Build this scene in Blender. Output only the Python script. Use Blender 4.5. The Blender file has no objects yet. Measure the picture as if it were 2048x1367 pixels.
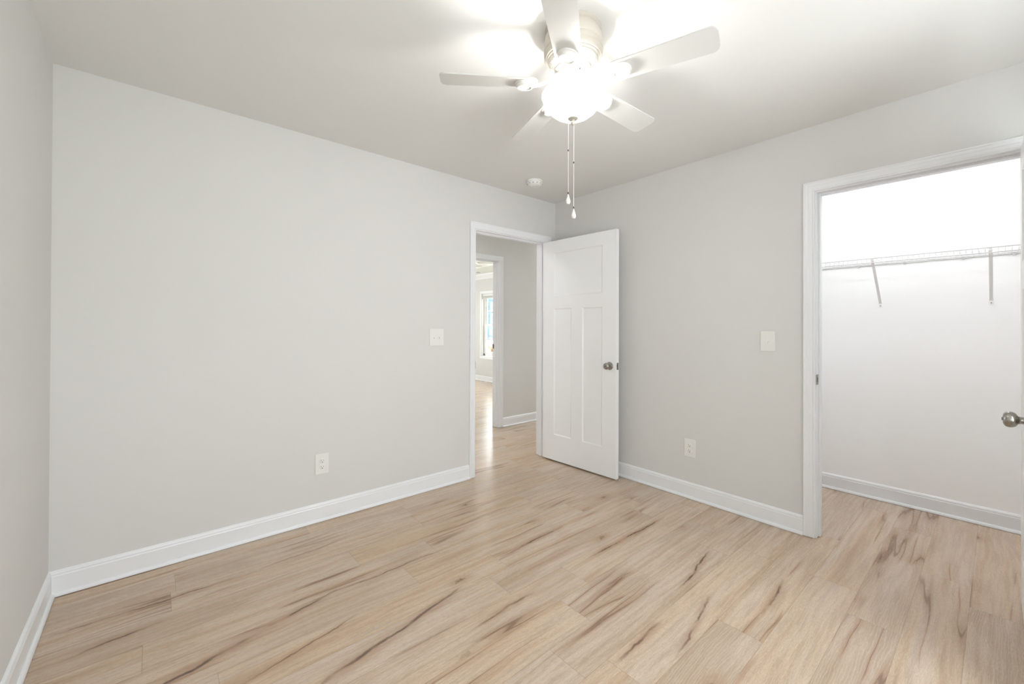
import bpy, bmesh, math, random
from mathutils import Vector, Matrix
random.seed(7)
PI = math.pi
S = bpy.context.scene
COL = S.collection

# ------------------------------------------------------------------ camera
H = 2.44                                   # ceiling height
F_PX, YAW, PITCH, ROLL, PY = 834.35, 0.8629, 0.005, 0.0038, 648.81
CAM = Vector((-2.9675, -2.8207, 1.241))
fwd = Vector((math.cos(YAW)*math.cos(PITCH), math.sin(YAW)*math.cos(PITCH), math.sin(PITCH)))
rgt = Vector((math.sin(YAW), -math.cos(YAW), 0))
up = rgt.cross(fwd)
r2 = rgt*math.cos(ROLL) + up*math.sin(ROLL)
u2 = -rgt*math.sin(ROLL) + up*math.cos(ROLL)
cd = bpy.data.cameras.new('camera'); cam = bpy.data.objects.new('camera', cd); COL.objects.link(cam)
M = Matrix((r2, u2, -fwd)).transposed().to_4x4(); M.translation = CAM
cam.matrix_world = M
cd.sensor_fit = 'HORIZONTAL'; cd.sensor_width = 36.0; cd.lens = F_PX/2048*36.0
cd.shift_x = 0.0; cd.shift_y = (PY - 683.5)/2048; cd.clip_start = 0.02; cd.clip_end = 200
S.camera = cam

# ------------------------------------------------------------------ view, world
S.view_settings.view_transform = 'Standard'
S.view_settings.look = 'None'
S.view_settings.gamma = 1.0
S.view_settings.use_curve_mapping = False
S.view_settings.exposure = 0.3
W = bpy.data.worlds.new('overcast_sky'); S.world = W; W.use_nodes = True
bg = W.node_tree.nodes['Background']
bg.inputs[0].default_value = (0.95, 0.98, 1.0, 1); bg.inputs[1].default_value = 9.0
S.cycles.max_bounces = 12; S.cycles.diffuse_bounces = 8; S.cycles.glossy_bounces = 4
S.cycles.use_denoising = True

BOWL_E, BULB_E, CLOSET_E = 3.0, 370.0, 34.0

sun_l = bpy.data.lights.new('sun', 'SUN'); sun_l.energy = 2.6; sun_l.angle = math.radians(6); sun_l.color = (1.0, 0.97, 0.92)
sun = bpy.data.objects.new('sun', sun_l); COL.objects.link(sun); sun.location = (0, 0, 12)
sun.rotation_euler = Vector((0.72, -0.38, -0.58)).to_track_quat('-Z', 'Y').to_euler()

def portal(name, loc, rot, sx, sy):
    l = bpy.data.lights.new(name, 'AREA'); l.shape = 'RECTANGLE'; l.size = sx; l.size_y = sy
    l.cycles.is_portal = True
    o = bpy.data.objects.new(name, l); COL.objects.link(o); o.location = loc; o.rotation_euler = rot
portal('sky_portal_bedroom', (-2.65, -3.47, 1.35), (-PI/2, 0, PI), 1.0, 1.46)
portal('sky_portal_bedroom', (-1.15, -3.47, 1.35), (-PI/2, 0, PI), 1.0, 1.46)
portal('sky_portal_far_room', (2.87, 4.45, 1.28), (0, PI/2, 0), 1.42, 0.94)
portal('sky_portal_far_room', (2.87, 2.6, 1.28), (0, PI/2, 0), 1.42, 1.4)
portal('sky_portal_hall', (2.87, 0.66, 1.16), (0, PI/2, 0), 1.72, 0.64)
portal('sky_portal_far_room', (0.25, 6.52, 1.30), (-PI/2, 0, 0), 2.7, 1.5)

# ------------------------------------------------------------------ materials
def nt(name):
    m = bpy.data.materials.new(name); m.use_nodes = True
    n = m.node_tree; b = n.nodes['Principled BSDF']; return m, n, b
def mat(name, col, rough=0.5, metal=0.0, spec=0.5, bump=0.0, bscale=200.0, var=0.0):
    m, n, b = nt(name)
    b.inputs['Base Color'].default_value = (*col, 1); b.inputs['Roughness'].default_value = rough
    b.inputs['Metallic'].default_value = metal; b.inputs['Specular IOR Level'].default_value = spec
    tc = n.nodes.new('ShaderNodeTexCoord')
    if bump:
        no = n.nodes.new('ShaderNodeTexNoise'); no.inputs['Scale'].default_value = bscale; no.inputs['Detail'].default_value = 3
        bp = n.nodes.new('ShaderNodeBump'); bp.inputs['Strength'].default_value = bump; bp.inputs['Distance'].default_value = 0.002
        n.links.new(tc.outputs['Object'], no.inputs['Vector']); n.links.new(no.outputs['Fac'], bp.inputs['Height'])
        n.links.new(bp.outputs['Normal'], b.inputs['Normal'])
    if var:
        n2 = n.nodes.new('ShaderNodeTexNoise'); n2.inputs['Scale'].default_value = 3.0
        mr = n.nodes.new('ShaderNodeMapRange'); mr.inputs['To Min'].default_value = 1-var; mr.inputs['To Max'].default_value = 1+var
        mx = n.nodes.new('ShaderNodeMix'); mx.data_type = 'RGBA'; mx.blend_type = 'MULTIPLY'; mx.inputs[0].default_value = 1
        mx.inputs[6].default_value = (*col, 1)
        n.links.new(tc.outputs['Object'], n2.inputs['Vector']); n.links.new(n2.outputs['Fac'], mr.inputs['Value'])
        n.links.new(mr.outputs['Result'], mx.inputs[7]); n.links.new(mx.outputs[2], b.inputs['Base Color'])
    return m
M_WALL = mat('greige_wall_paint', (0.69, 0.682, 0.668), 0.75, spec=0.25, bump=0.12, bscale=260, var=0.006)
M_CEIL = mat('flat_ceiling_paint', (0.76, 0.752, 0.735), 0.9, spec=0.15, bump=0.15, bscale=180, var=0.006)
M_CLOS = mat('white_closet_paint', (0.92, 0.92, 0.92), 0.7, spec=0.25, bump=0.1, bscale=260, var=0.005)
M_TRIM = mat('white_semigloss_trim', (0.82, 0.83, 0.85), 0.32, spec=0.45, var=0.006)
M_DOOR = mat('white_door_paint', (0.87, 0.875, 0.885), 0.38, spec=0.4, bump=0.03, bscale=300, var=0.006)
M_PLATE = mat('ivory_white_plastic', (0.80, 0.79, 0.76), 0.3, spec=0.5)
M_PLATE2 = mat('white_plastic', (0.82, 0.82, 0.80), 0.35, spec=0.5, var=0.01)
M_SLOT = mat('dark_slot', (0.08, 0.075, 0.07), 0.6)
M_NICK = mat('satin_nickel', (0.36, 0.34, 0.31), 0.27, metal=1.0, var=0.02)
M_WIRE = mat('greyed_white_wire', (0.58, 0.58, 0.58), 0.35, var=0.01)  # white wire greyed so it stands out against the overlit closet wall
M_BRACE = mat('lightened_white_brace', (0.90, 0.90, 0.90), 0.4, var=0.01)  # same white as the wires, lightened to offset shade on the backlit braces
M_FAN = mat('white_fan_enamel', (0.80, 0.78, 0.74), 0.38, spec=0.45, var=0.008)
M_HOUS = mat('shaded_motor_enamel', (0.60, 0.555, 0.49), 0.40, spec=0.4, var=0.01)  # shade on the housing put into the enamel as a tan tone
M_BLADE = mat('white_fan_blade', (0.64, 0.63, 0.605), 0.42, spec=0.4, bump=0.05, bscale=120, var=0.01)
M_PEND = mat('ivory_pendant', (0.88, 0.84, 0.76), 0.25, var=0.01)
M_CHAIN = mat('white_bead_chain', (0.80, 0.78, 0.74), 0.35, var=0.01)
M_LINK = mat('aged_brass_connector', (0.14, 0.12, 0.09), 0.4, metal=0.6, var=0.02)
M_VINYL = mat('white_vinyl', (0.84, 0.84, 0.84), 0.35, var=0.005)
M_BRONZE = mat('brown_stained_post', (0.16, 0.085, 0.05), 0.6, var=0.1)

def glowing(name, col, strength, base=(0.9, 0.88, 0.84), rough=0.3):
    m, n, b = nt(name)
    b.inputs['Base Color'].default_value = (*base, 1); b.inputs['Roughness'].default_value = rough
    b.inputs['Emission Color'].default_value = (*col, 1); b.inputs['Emission Strength'].default_value = strength
    no = n.nodes.new('ShaderNodeTexNoise'); no.inputs['Scale'].default_value = 9; no.inputs['Detail'].default_value = 2
    mr = n.nodes.new('ShaderNodeMapRange'); mr.inputs['To Min'].default_value = strength*0.94; mr.inputs['To Max'].default_value = strength*1.06
    tc = n.nodes.new('ShaderNodeTexCoord'); n.links.new(tc.outputs['Object'], no.inputs['Vector'])
    n.links.new(no.outputs['Fac'], mr.inputs['Value']); n.links.new(mr.outputs['Result'], b.inputs['Emission Strength'])
    return m
M_BOWL = glowing('lit_alabaster_glass', (1.0, 0.98, 0.95), BOWL_E)
M_BOWL_IN = glowing('alabaster_glass_inside', (1.0, 0.98, 0.95), 3.0)
def see_through(m, fac):
    n = m.node_tree; b = n.nodes['Principled BSDF']; o = n.nodes['Material Output']
    t = n.nodes.new('ShaderNodeBsdfTransparent'); mx = n.nodes.new('ShaderNodeMixShader'); mx.inputs[0].default_value = fac
    n.links.new(b.outputs[0], mx.inputs[1]); n.links.new(t.outputs[0], mx.inputs[2]); n.links.new(mx.outputs[0], o.inputs[0])
see_through(M_BOWL, 0.70); see_through(M_BOWL_IN, 0.70)      # thin frosted glass: part of the bulb's light passes straight through
M_BULB = glowing('lit_bulb', (1.0, 0.985, 0.97), BULB_E)
M_DOME = glowing('added_dome_glass', (0.97, 0.98, 1.0), 45.0)
M_STRIP = glowing('added_strip_diffuser', (0.95, 0.975, 1.0), 7.8)
M_CBULB = glowing('lit_closet_bulb', (0.94, 0.97, 1.0), CLOSET_E)

def glass():
    m = bpy.data.materials.new('window_glass'); m.use_nodes = True; n = m.node_tree; n.nodes.clear()
    o = n.nodes.new('ShaderNodeOutputMaterial'); mx = n.nodes.new('ShaderNodeMixShader')
    t = n.nodes.new('ShaderNodeBsdfTransparent'); g = n.nodes.new('ShaderNodeBsdfGlossy'); f = n.nodes.new('ShaderNodeFresnel')
    g.inputs['Roughness'].default_value = 0.02; f.inputs['IOR'].default_value = 1.45
    t.inputs['Color'].default_value = (0.95, 0.97, 0.97, 1)
    ge = n.nodes.new('ShaderNodeNewGeometry'); iv = n.nodes.new('ShaderNodeMath'); iv.operation = 'SUBTRACT'; iv.inputs[0].default_value = 1.0
    mu = n.nodes.new('ShaderNodeMath'); mu.operation = 'MULTIPLY'
    n.links.new(ge.outputs['Backfacing'], iv.inputs[1]); n.links.new(iv.outputs[0], mu.inputs[0]); n.links.new(f.outputs[0], mu.inputs[1])
    n.links.new(mu.outputs[0], mx.inputs[0]); n.links.new(t.outputs[0], mx.inputs[1]); n.links.new(g.outputs[0], mx.inputs[2])
    n.links.new(mx.outputs[0], o.inputs[0]); return m
M_GLASS = glass()

# --- oak plank floor (planks run along x; rows 0.173 m wide, 1.22 m long)
def floor_material():
    m, n, b = nt('light_oak_plank_floor'); L = n.links.new; N = n.nodes.new
    def val(v):
        return v
    def math_(op, a, c=None, d=None, clamp=False):
        x = N('ShaderNodeMath'); x.operation = op; x.use_clamp = clamp
        for i, q in enumerate((a, c, d)):
            if q is None: continue
            if isinstance(q, (int, float)): x.inputs[i].default_value = q
            else: L(q, x.inputs[i])
        return x.outputs[0]
    def comb(x_, y_, z_=0.0):
        c = N('ShaderNodeCombineXYZ')
        for i, q in enumerate((x_, y_, z_)):
            if isinstance(q, (int, float)): c.inputs[i].default_value = q
            else: L(q, c.inputs[i])
        return c.outputs[0]
    def noise(v, scale=1.0, detail=2.0, rough=0.5, dist=0.0):
        x = N('ShaderNodeTexNoise'); x.inputs['Scale'].default_value = scale; x.inputs['Detail'].default_value = detail
        x.inputs['Roughness'].default_value = rough; x.inputs['Distortion'].default_value = dist; L(v, x.inputs['Vector']); return x.outputs['Fac']
    def smooth(v, a, c, lo=0.0, hi=1.0):
        x = N('ShaderNodeMapRange'); x.interpolation_type = 'SMOOTHSTEP'
        x.inputs['From Min'].default_value = a; x.inputs['From Max'].default_value = c
        x.inputs['To Min'].default_value = lo; x.inputs['To Max'].default_value = hi
        L(v, x.inputs['Value']); return x.outputs['Result']
    def mixc(f, a, c, mode='MIX'):
        x = N('ShaderNodeMix'); x.data_type = 'RGBA'; x.blend_type = mode
        if isinstance(f, (int, float)): x.inputs[0].default_value = f
        else: L(f, x.inputs[0])
        for i, q in ((6, a), (7, c)):
            if isinstance(q, tuple): x.inputs[i].default_value = (*q, 1)
            else: L(q, x.inputs[i])
        return x.outputs[2]
    tc = N('ShaderNodeTexCoord'); sep = N('ShaderNodeSeparateXYZ'); L(tc.outputs['Object'], sep.inputs[0])
    X, Y = sep.outputs[0], sep.outputs[1]
    WD, LN = 0.173, 1.22
    rowf = math_('DIVIDE', math_('MULTIPLY', math_('ADD', Y, 0.31), -1.0), WD)
    row = math_('FLOOR', rowf); v = math_('SUBTRACT', rowf, row)
    # joint offsets per row, some of them read off the floor itself
    offs = {0: -1.685, 4: -1.57, 6: -1.362, 7: -0.341, 8: -0.585, 11: -0.446, 12: -0.67}
    r_ = N('ShaderNodeValToRGB'); r_.color_ramp.interpolation = 'CONSTANT'
    rnd = random.Random(3); cr = r_.color_ramp
    vals = [((offs[i] / LN) % 1.0) if i in offs else rnd.random() for i in range(24)]
    while len(cr.elements) < 24: cr.elements.new(0.5)
    for i, e_ in enumerate(cr.elements): e_.position = i/24.0
    for i, e_ in enumerate(cr.elements): e_.color = (vals[i],)*3 + (1,)
    rm = math_('FLOORED_MODULO', row, 24.0) if False else math_('SUBTRACT', row, math_('MULTIPLY', math_('FLOOR', math_('DIVIDE', row, 24.0)), 24.0))
    L(math_('DIVIDE', math_('ADD', rm, 0.5), 24.0), r_.inputs[0])
    xs = math_('SUBTRACT', math_('DIVIDE', X, LN), r_.outputs[0])
    pc = math_('FLOOR', xs); u = math_('SUBTRACT', xs, pc)
    wn = N('ShaderNodeTexWhiteNoise'); wn.noise_dimensions = '2D'; L(comb(row, pc), wn.inputs['Vector'])
    rs = N('ShaderNodeSeparateColor'); L(wn.outputs['Color'], rs.inputs[0])
    A, B_, C_ = rs.outputs[0], rs.outputs[1], rs.outputs[2]
    ox = math_('MULTIPLY', A, 37.0); oy = math_('MULTIPLY', B_, 23.0)
    # slow warp so that the grain meanders inside a plank
    warp = math_('MULTIPLY', math_('SUBTRACT', noise(comb(math_('ADD', math_('MULTIPLY', X, 1.7), ox), math_('ADD', math_('MULTIPLY', Y, 3.0), oy)), 1, 2), 0.5), 0.055)
    Yw = math_('ADD', Y, warp)
    px = math_('ADD', X, ox); py = math_('ADD', Yw, oy)
    # plank tone
    tone = mixc(A, (0.66, 0.500, 0.358), (0.58, 0.450, 0.340))
    tone = mixc(smooth(B_, 0.5, 1.0, 0.0, 0.55), tone, (0.65, 0.54, 0.435))
    tone = mixc(smooth(C_, 0.35, 0.0, 0.0, 0.60), tone, (0.64, 0.455, 0.28))
    # broad colour bands
    bands = noise(comb(math_('MULTIPLY', px, 0.65), math_('MULTIPLY', py, 15.0)), 1, 3, 0.55)
    tone = mixc(smooth(bands, 0.40, 0.68, 0.0, 0.55), tone, (0.67, 0.575, 0.49))
    tone = mixc(smooth(bands, 0.46, 0.28, 0.0, 0.55), tone, (0.46, 0.305, 0.200))
    # grain
    g1 = noise(comb(math_('MULTIPLY', px, 3.5), math_('MULTIPLY', py, 55.0)), 1, 4, 0.6)
    tone = mixc(smooth(g1, 0.34, 0.62, 0.30, 0.0), tone, (0.30, 0.20, 0.135))
    g2 = noise(comb(math_('MULTIPLY', X, 22.0), math_('MULTIPLY', Y, 420.0)), 1, 3, 0.7)
    tone = mixc(smooth(g2, 0.36, 0.62, 0.30, 0.0), tone, (0.28, 0.205, 0.155))
    g3 = noise(comb(math_('MULTIPLY', X, 70.0), math_('MULTIPLY', Y, 260.0)), 1, 3, 0.8)
    tone = mixc(smooth(g3, 0.34, 0.52, 0.34, 0.0), tone, (0.36, 0.27, 0.20))
    tone = mixc(smooth(g2, 0.52, 0.72, 0.0, 0.22), tone, (0.80, 0.70, 0.60))
    # cathedral figure on some planks
    wv = N('ShaderNodeTexWave'); wv.wave_type = 'BANDS'; wv.bands_direction = 'Y'
    wv.inputs['Scale'].default_value = 9.0; wv.inputs['Distortion'].default_value = 9.0
    wv.inputs['Detail'].default_value = 2.0; wv.inputs['Detail Scale'].default_value = 0.8
    L(comb(math_('MULTIPLY', px, 0.9), math_('MULTIPLY', py, 4.0)), wv.inputs['Vector'])
    cmask = math_('MULTIPLY', smooth(C_, 0.62, 0.75), smooth(noise(comb(math_('MULTIPLY', px, 1.4), math_('MULTIPLY', py, 5)), 1, 1), 0.45, 0.58))
    tone = mixc(math_('MULTIPLY', smooth(wv.outputs['Fac'], 0.82, 0.97), math_('MULTIPLY', cmask, 0.40)), tone, (0.80, 0.66, 0.50))
    tone = mixc(math_('MULTIPLY', cmask, 0.34), tone, (0.36, 0.25, 0.17))
    # dark mineral streaks: thin ridge lines of a stretched noise
    s1 = noise(comb(math_('MULTIPLY', px, 0.42), math_('MULTIPLY', py, 8.5)), 1, 2.5, 0.45)
    ridge = math_('ABSOLUTE', math_('SUBTRACT', s1, 0.5))
    smask = noise(comb(math_('MULTIPLY', px, 1.7), math_('MULTIPLY', py, 3.0)), 1, 1)
    soft = math_('MULTIPLY', smooth(ridge, 0.0, 0.050, 1.0, 0.0), smooth(smask, 0.48, 0.66))
    hard = math_('MULTIPLY', smooth(ridge, 0.002, 0.012, 1.0, 0.0), smooth(smask, 0.50, 0.66))
    tone = mixc(math_('MULTIPLY', soft, 0.50), tone, (0.36, 0.20, 0.12))
    tone = mixc(math_('MULTIPLY', hard, 0.60), tone, (0.15, 0.085, 0.05))
    # knots
    vo = N('ShaderNodeTexVoronoi'); vo.feature = 'F1'; vo.inputs['Scale'].default_value = 1.0; vo.inputs['Randomness'].default_value = 1.0
    jag = math_('MULTIPLY', math_('SUBTRACT', noise(comb(math_('MULTIPLY', X, 45.0), math_('MULTIPLY', Y, 60.0)), 1, 2), 0.5), 0.16)
    L(comb(math_('ADD', math_('MULTIPLY', px, 2.1), jag), math_('ADD', math_('MULTIPLY', py, 4.6), jag)), vo.inputs['Vector'])
    kd = vo.outputs['Distance']; ks = N('ShaderNodeSeparateColor'); L(vo.outputs['Color'], ks.inputs[0])
    kon = smooth(ks.outputs[0], 0.46, 0.50)
    tone = mixc(math_('MULTIPLY', math_('MULTIPLY', smooth(kd, 0.05, 0.24, 1.0, 0.0), kon), 0.42), tone, (0.38, 0.22, 0.12))
    tone = mixc(math_('MULTIPLY', math_('MULTIPLY', smooth(kd, 0.02, 0.075, 1.0, 0.0), kon), 0.75), tone, (0.15, 0.085, 0.05))
    # individual long streaks with the knots they run through
    streaks = [  # x0, y0, x1, y1, half width, strength
        (-3.28, -0.36, -2.55, -0.375, 0.010, 0.8), (-3.20, -0.56, -2.92, -0.53, 0.012, 0.9), (-2.55, -0.36, -2.10, -0.33, 0.006, 0.6),
        (-3.00, -0.95, -2.35, -0.80, 0.016, 1.0), (-2.45, -0.80, -1.75, -0.80, 0.008, 0.8), (-2.9, -1.15, -2.3, -1.02, 0.007, 0.7),
        (-2.55, -1.30, -1.85, -1.15, 0.014, 0.9), (-1.95, -1.42, -1.62, -1.40, 0.012, 0.9), (-1.75, -0.62, -1.10, -0.62, 0.007, 0.8),
        (-1.55, -1.07, -1.00, -1.04, 0.010, 0.9), (-1.15, -1.38, -0.45, -1.40, 0.009, 1.0), (-1.05, -1.83, -0.62, -1.77, 0.010, 1.0),
        (-1.45, -2.03, -1.02, -1.95, 0.010, 0.8), (-0.95, -2.15, -0.62, -2.13, 0.012, 0.9), (-1.42, -1.62, -1.10, -1.60, 0.006, 0.7),
        (-1.65, -1.90, -1.35, -1.88, 0.012, 0.8), (0.20, -2.45, 0.75, -2.47, 0.010, 0.5), (-0.25, -2.42, 0.15, -2.40, 0.009, 0.6)]
    wob = math_('MULTIPLY', math_('SUBTRACT', noise(comb(math_('MULTIPLY', X, 5.0), math_('MULTIPLY', Y, 6.0)), 1, 4, 0.6), 0.5), 0.055)
    ys = math_('ADD', Y, wob)
    tw = noise(comb(math_('MULTIPLY', X, 6.0), math_('MULTIPLY', Y, 20.0)), 1, 2)
    acc = None; acs = None
    for (x0, y0, x1, y1, hw, st) in streaks:
        sl = (y1-y0)/(x1-x0)
        d_ = math_('ABSOLUTE', math_('SUBTRACT', ys, math_('MULTIPLY_ADD', X, sl, y0-sl*x0)))
        t = math_('MULTIPLY', smooth(X, x0-0.05, x0+0.12), smooth(X, x1+0.05, x1-0.12))
        h_ = math_('MULTIPLY', math_('MULTIPLY', smooth(d_, hw*0.12, hw*0.75, st, 0.0), t), smooth(tw, 0.30, 0.55))
        s_ = math_('MULTIPLY', smooth(d_, 0.0, hw*3.6, st, 0.0), t)
        acc = h_ if acc is None else math_('MAXIMUM', acc, h_)
        acs = s_ if acs is None else math_('MAXIMUM', acs, s_)
    tone = mixc(math_('MULTIPLY', acs, 0.55), tone, (0.38, 0.225, 0.145))
    tone = mixc(math_('MULTIPLY', acc, 0.92), tone, (0.10, 0.055, 0.035))
    # seams
    ev = math_('MULTIPLY', math_('MINIMUM', v, math_('SUBTRACT', 1.0, v)), WD)
    eu = math_('MULTIPLY', math_('MINIMUM', u, math_('SUBTRACT', 1.0, u)), LN)
    seam = smooth(math_('MINIMUM', ev, eu), 0.0004, 0.0016, 1.0, 0.0)
    tone = mixc(math_('MULTIPLY', seam, 0.38), tone, (0.20, 0.13, 0.09))
    L(tone, b.inputs['Base Color'])
    L(smooth(g2, 0.3, 0.7, 0.29, 0.19), b.inputs['Roughness'])
    b.inputs['Specular IOR Level'].default_value = 0.5
    bp = N('ShaderNodeBump'); bp.inputs['Strength'].default_value = 0.10; bp.inputs['Distance'].default_value = 0.0010
    hsum = math_('SUBTRACT', math_('MULTIPLY', g2, 0.6), math_('MULTIPLY', seam, 1.0))
    L(hsum, bp.inputs['Height']); L(bp.outputs['Normal'], b.inputs['Normal'])
    return m
M_FLOOR = floor_material()

def shake_material():
    m, n, b = nt('blue_grey_shakes'); L = n.links.new
    tc = n.nodes.new('ShaderNodeTexCoord'); mp = n.nodes.new('ShaderNodeMapping'); mp.inputs['Rotation'].default_value = (0, -PI/2, PI/2)
    br = n.nodes.new('ShaderNodeTexBrick'); br.inputs['Scale'].default_value = 4.0
    br.inputs['Color1'].default_value = (0.022, 0.045, 0.070, 1); br.inputs['Color2'].default_value = (0.036, 0.066, 0.092, 1)
    br.inputs['Mortar'].default_value = (0.075, 0.11, 0.13, 1); br.inputs['Mortar Size'].default_value = 0.035
    no = n.nodes.new('ShaderNodeTexNoise'); no.inputs['Scale'].default_value = 6; no.inputs['Detail'].default_value = 4
    mx = n.nodes.new('ShaderNodeMix'); mx.data_type = 'RGBA'; mx.blend_type = 'OVERLAY'; mx.inputs[0].default_value = 0.8
    sep = n.nodes.new('ShaderNodeSeparateXYZ'); cb = n.nodes.new('ShaderNodeCombineXYZ')
    L(tc.outputs['Object'], sep.inputs[0]); L(sep.outputs[1], cb.inputs[0]); L(sep.outputs[2], cb.inputs[1])
    L(cb.outputs[0], br.inputs['Vector']); L(tc.outputs['Object'], no.inputs['Vector'])
    L(br.outputs['Color'], mx.inputs[6]); L(no.outputs['Fac'], mx.inputs[7]); L(mx.outputs[2], b.inputs['Base Color'])
    b.inputs['Roughness'].default_value = 0.8; return m
M_SHAKE = shake_material()

def grass_material():
    m, n, b = nt('lawn'); L = n.links.new
    no = n.nodes.new('ShaderNodeTexNoise'); no.inputs['Scale'].default_value = 3
    mx = n.nodes.new('ShaderNodeMix'); mx.data_type = 'RGBA'; mx.inputs[6].default_value = (0.12, 0.2, 0.07, 1); mx.inputs[7].default_value = (0.2, 0.26, 0.11, 1)
    L(no.outputs['Fac'], mx.inputs[0]); L(mx.outputs[2], b.inputs['Base Color']); b.inputs['Roughness'].default_value = 0.9; return m
M_LAWN = grass_material()

# ------------------------------------------------------------------ helpers
def link(name, bm, m, parent=None, smooth=False, loc=(0, 0, 0), rot=None):
    bmesh.ops.recalc_face_normals(bm, faces=bm.faces)
    me = bpy.data.meshes.new(name); bm.to_mesh(me); bm.free(); me.materials.append(m)
    if smooth:
        for p in me.polygons: p.use_smooth = True
        try: me.set_sharp_from_angle(angle=math.radians(38))
        except Exception: pass
    o = bpy.data.objects.new(name, me); COL.objects.link(o); o.location = loc
    if rot: o.rotation_euler = rot
    if parent: o.parent = parent
    return o
def struct(o): o['kind'] = 'structure'; return o
def tag(o, label, cat, group=None):
    o['label'] = label; o['category'] = cat
    if group: o['group'] = group
    return o
def empty(name, loc=(0, 0, 0), rz=0.0):
    o = bpy.data.objects.new(name, None); COL.objects.link(o); o.location = loc; o.rotation_euler = (0, 0, rz); o.empty_display_size = 0.1; return o
def box(bm, lo, hi, bev=0.0):
    r = bmesh.ops.create_cube(bm, size=1.0); vs = r['verts']
    for v in vs: v.co = Vector([lo[i] + (v.co[i]+0.5)*(hi[i]-lo[i]) for i in range(3)])
    if bev:
        es = list({e for v in vs for e in v.link_edges})
        bmesh.ops.bevel(bm, geom=es, offset=bev, segments=2, profile=0.7, affect='EDGES')
def NB(): return bmesh.new()
def lathe(bm, prof, seg=48, mtx=Matrix()):
    rings = []
    for (r, z) in prof:
        if r < 1e-6: rings.append([bm.verts.new(mtx @ Vector((0, 0, z)))])
        else: rings.append([bm.verts.new(mtx @ Vector((r*math.cos(2*PI*k/seg), r*math.sin(2*PI*k/seg), z))) for k in range(seg)])
    for a, b in zip(rings, rings[1:]):
        if len(a) == 1 and len(b) == 1: continue
        for k in range(seg):
            k2 = (k+1) % seg
            if len(a) == 1: bm.faces.new((a[0], b[k], b[k2]))
            elif len(b) == 1: bm.faces.new((a[k], a[k2], b[0]))
            else: bm.faces.new((a[k], a[k2], b[k2], b[k]))
def tube(bm, pts, r, seg=8):
    pts = [Vector(p) for p in pts]; rings = []
    for i, p in enumerate(pts):
        d = (pts[min(i+1, len(pts)-1)] - pts[max(i-1, 0)]).normalized()
        a = Vector((0, 0, 1)) if abs(d.z) < 0.9 else Vector((1, 0, 0))
        s = d.cross(a).normalized(); t = s.cross(d)
        rr = r[i] if isinstance(r, (list, tuple)) else r
        rings.append([bm.verts.new(p + (s*math.cos(2*PI*k/seg) + t*math.sin(2*PI*k/seg))*rr) for k in range(seg)])
    for a, b in zip(rings, rings[1:]):
        for k in range(seg): bm.faces.new((a[k], a[(k+1) % seg], b[(k+1) % seg], b[k]))
    bm.faces.new(rings[0][::-1]); bm.faces.new(rings[-1])
def prism(bm, sections):
    """sections: list of rings (lists of points), joined into a closed solid"""
    rings = [[bm.verts.new(p) for p in s] for s in sections]; n = len(rings[0])
    for a, b in zip(rings, rings[1:]):
        for k in range(n): bm.faces.new((a[k], a[(k+1) % n], b[(k+1) % n], b[k]))
    bm.faces.new(rings[0][::-1]); bm.faces.new(rings[-1])

# wall slab with rectangular holes; (a, z) in the plane, d through it
def wall(name, axis, base, thick, a0, a1, holes=(), z0=0.0, z1=H, m=None):
    bm = NB(); cuts = sorted({a0, a1, *[h[0] for h in holes], *[h[1] for h in holes]})
    def put(s, e, lo, hi):
        if hi - lo < 1e-4: return
        if axis == 'y': box(bm, (s, base, lo), (e, base+thick, hi))       # wall in plane y = base
        else: box(bm, (base, s, lo), (base+thick, e, hi))
    for s, e in zip(cuts, cuts[1:]):
        mid = (s+e)/2; hs = [h for h in holes if h[0] < mid < h[1]]
        if hs:
            h = hs[0]; put(s, e, z0, h[2]); put(s, e, h[3], z1)
        else: put(s, e, z0, z1)
    bmesh.ops.remove_doubles(bm, verts=bm.verts, dist=1e-5)
    return struct(link(name, bm, m or M_WALL))

DH = 2.047                                   # rough top of the door openings
T = 0.115
# ------------------------------------------------------------------ structure
bm = NB(); box(bm, (-3.5, -3.6, -0.05), (3.0, 6.6, 0.0)); struct(link('floor', bm, M_FLOOR))
TR = (-1.0, 2.05, 2.1, 5.7, 2.64)            # raised tray of the far room: x0, x1, y0, y1, height
bm = NB()
for lo, hi in (((-3.5, -3.6), (3.0, TR[2])), ((-3.5, TR[3]), (3.0, 6.6)), ((-3.5, TR[2]), (TR[0], TR[3])), ((TR[1], TR[2]), (3.0, TR[3]))): box(bm, (*lo, H), (*hi, TR[4]+0.02))
box(bm, (TR[0]-0.1, TR[2]-0.1, TR[4]), (TR[1]+0.1, TR[3]+0.1, TR[4]+0.08)); struct(link('ceiling', bm, M_CEIL))
DA0, DA1 = -0.951, -0.136                    # bedroom door opening (x)
DB0, DB1 = -2.920, -2.118                    # closet opening (y)
DC0, DC1 = -0.575, 0.240                     # far room doorway (x)
wall('wall_back', 'y', 0.0, T, -3.33-T, 2.75, [(DA0-0.018, DA1+0.018, 0.0, DH+0.012)])
wall('wall_left', 'x', -3.33-T, T, -3.4-T, 0.0)
WF = (-3.15, -2.15, 0.62, 2.08); WF2 = (-1.65, -0.65, 0.62, 2.08)              # unseen bedroom windows added behind the camera for daylight
wall('wall_front', 'y', -3.40-T, T, -3.33, 2.75, [WF, WF2])
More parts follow.
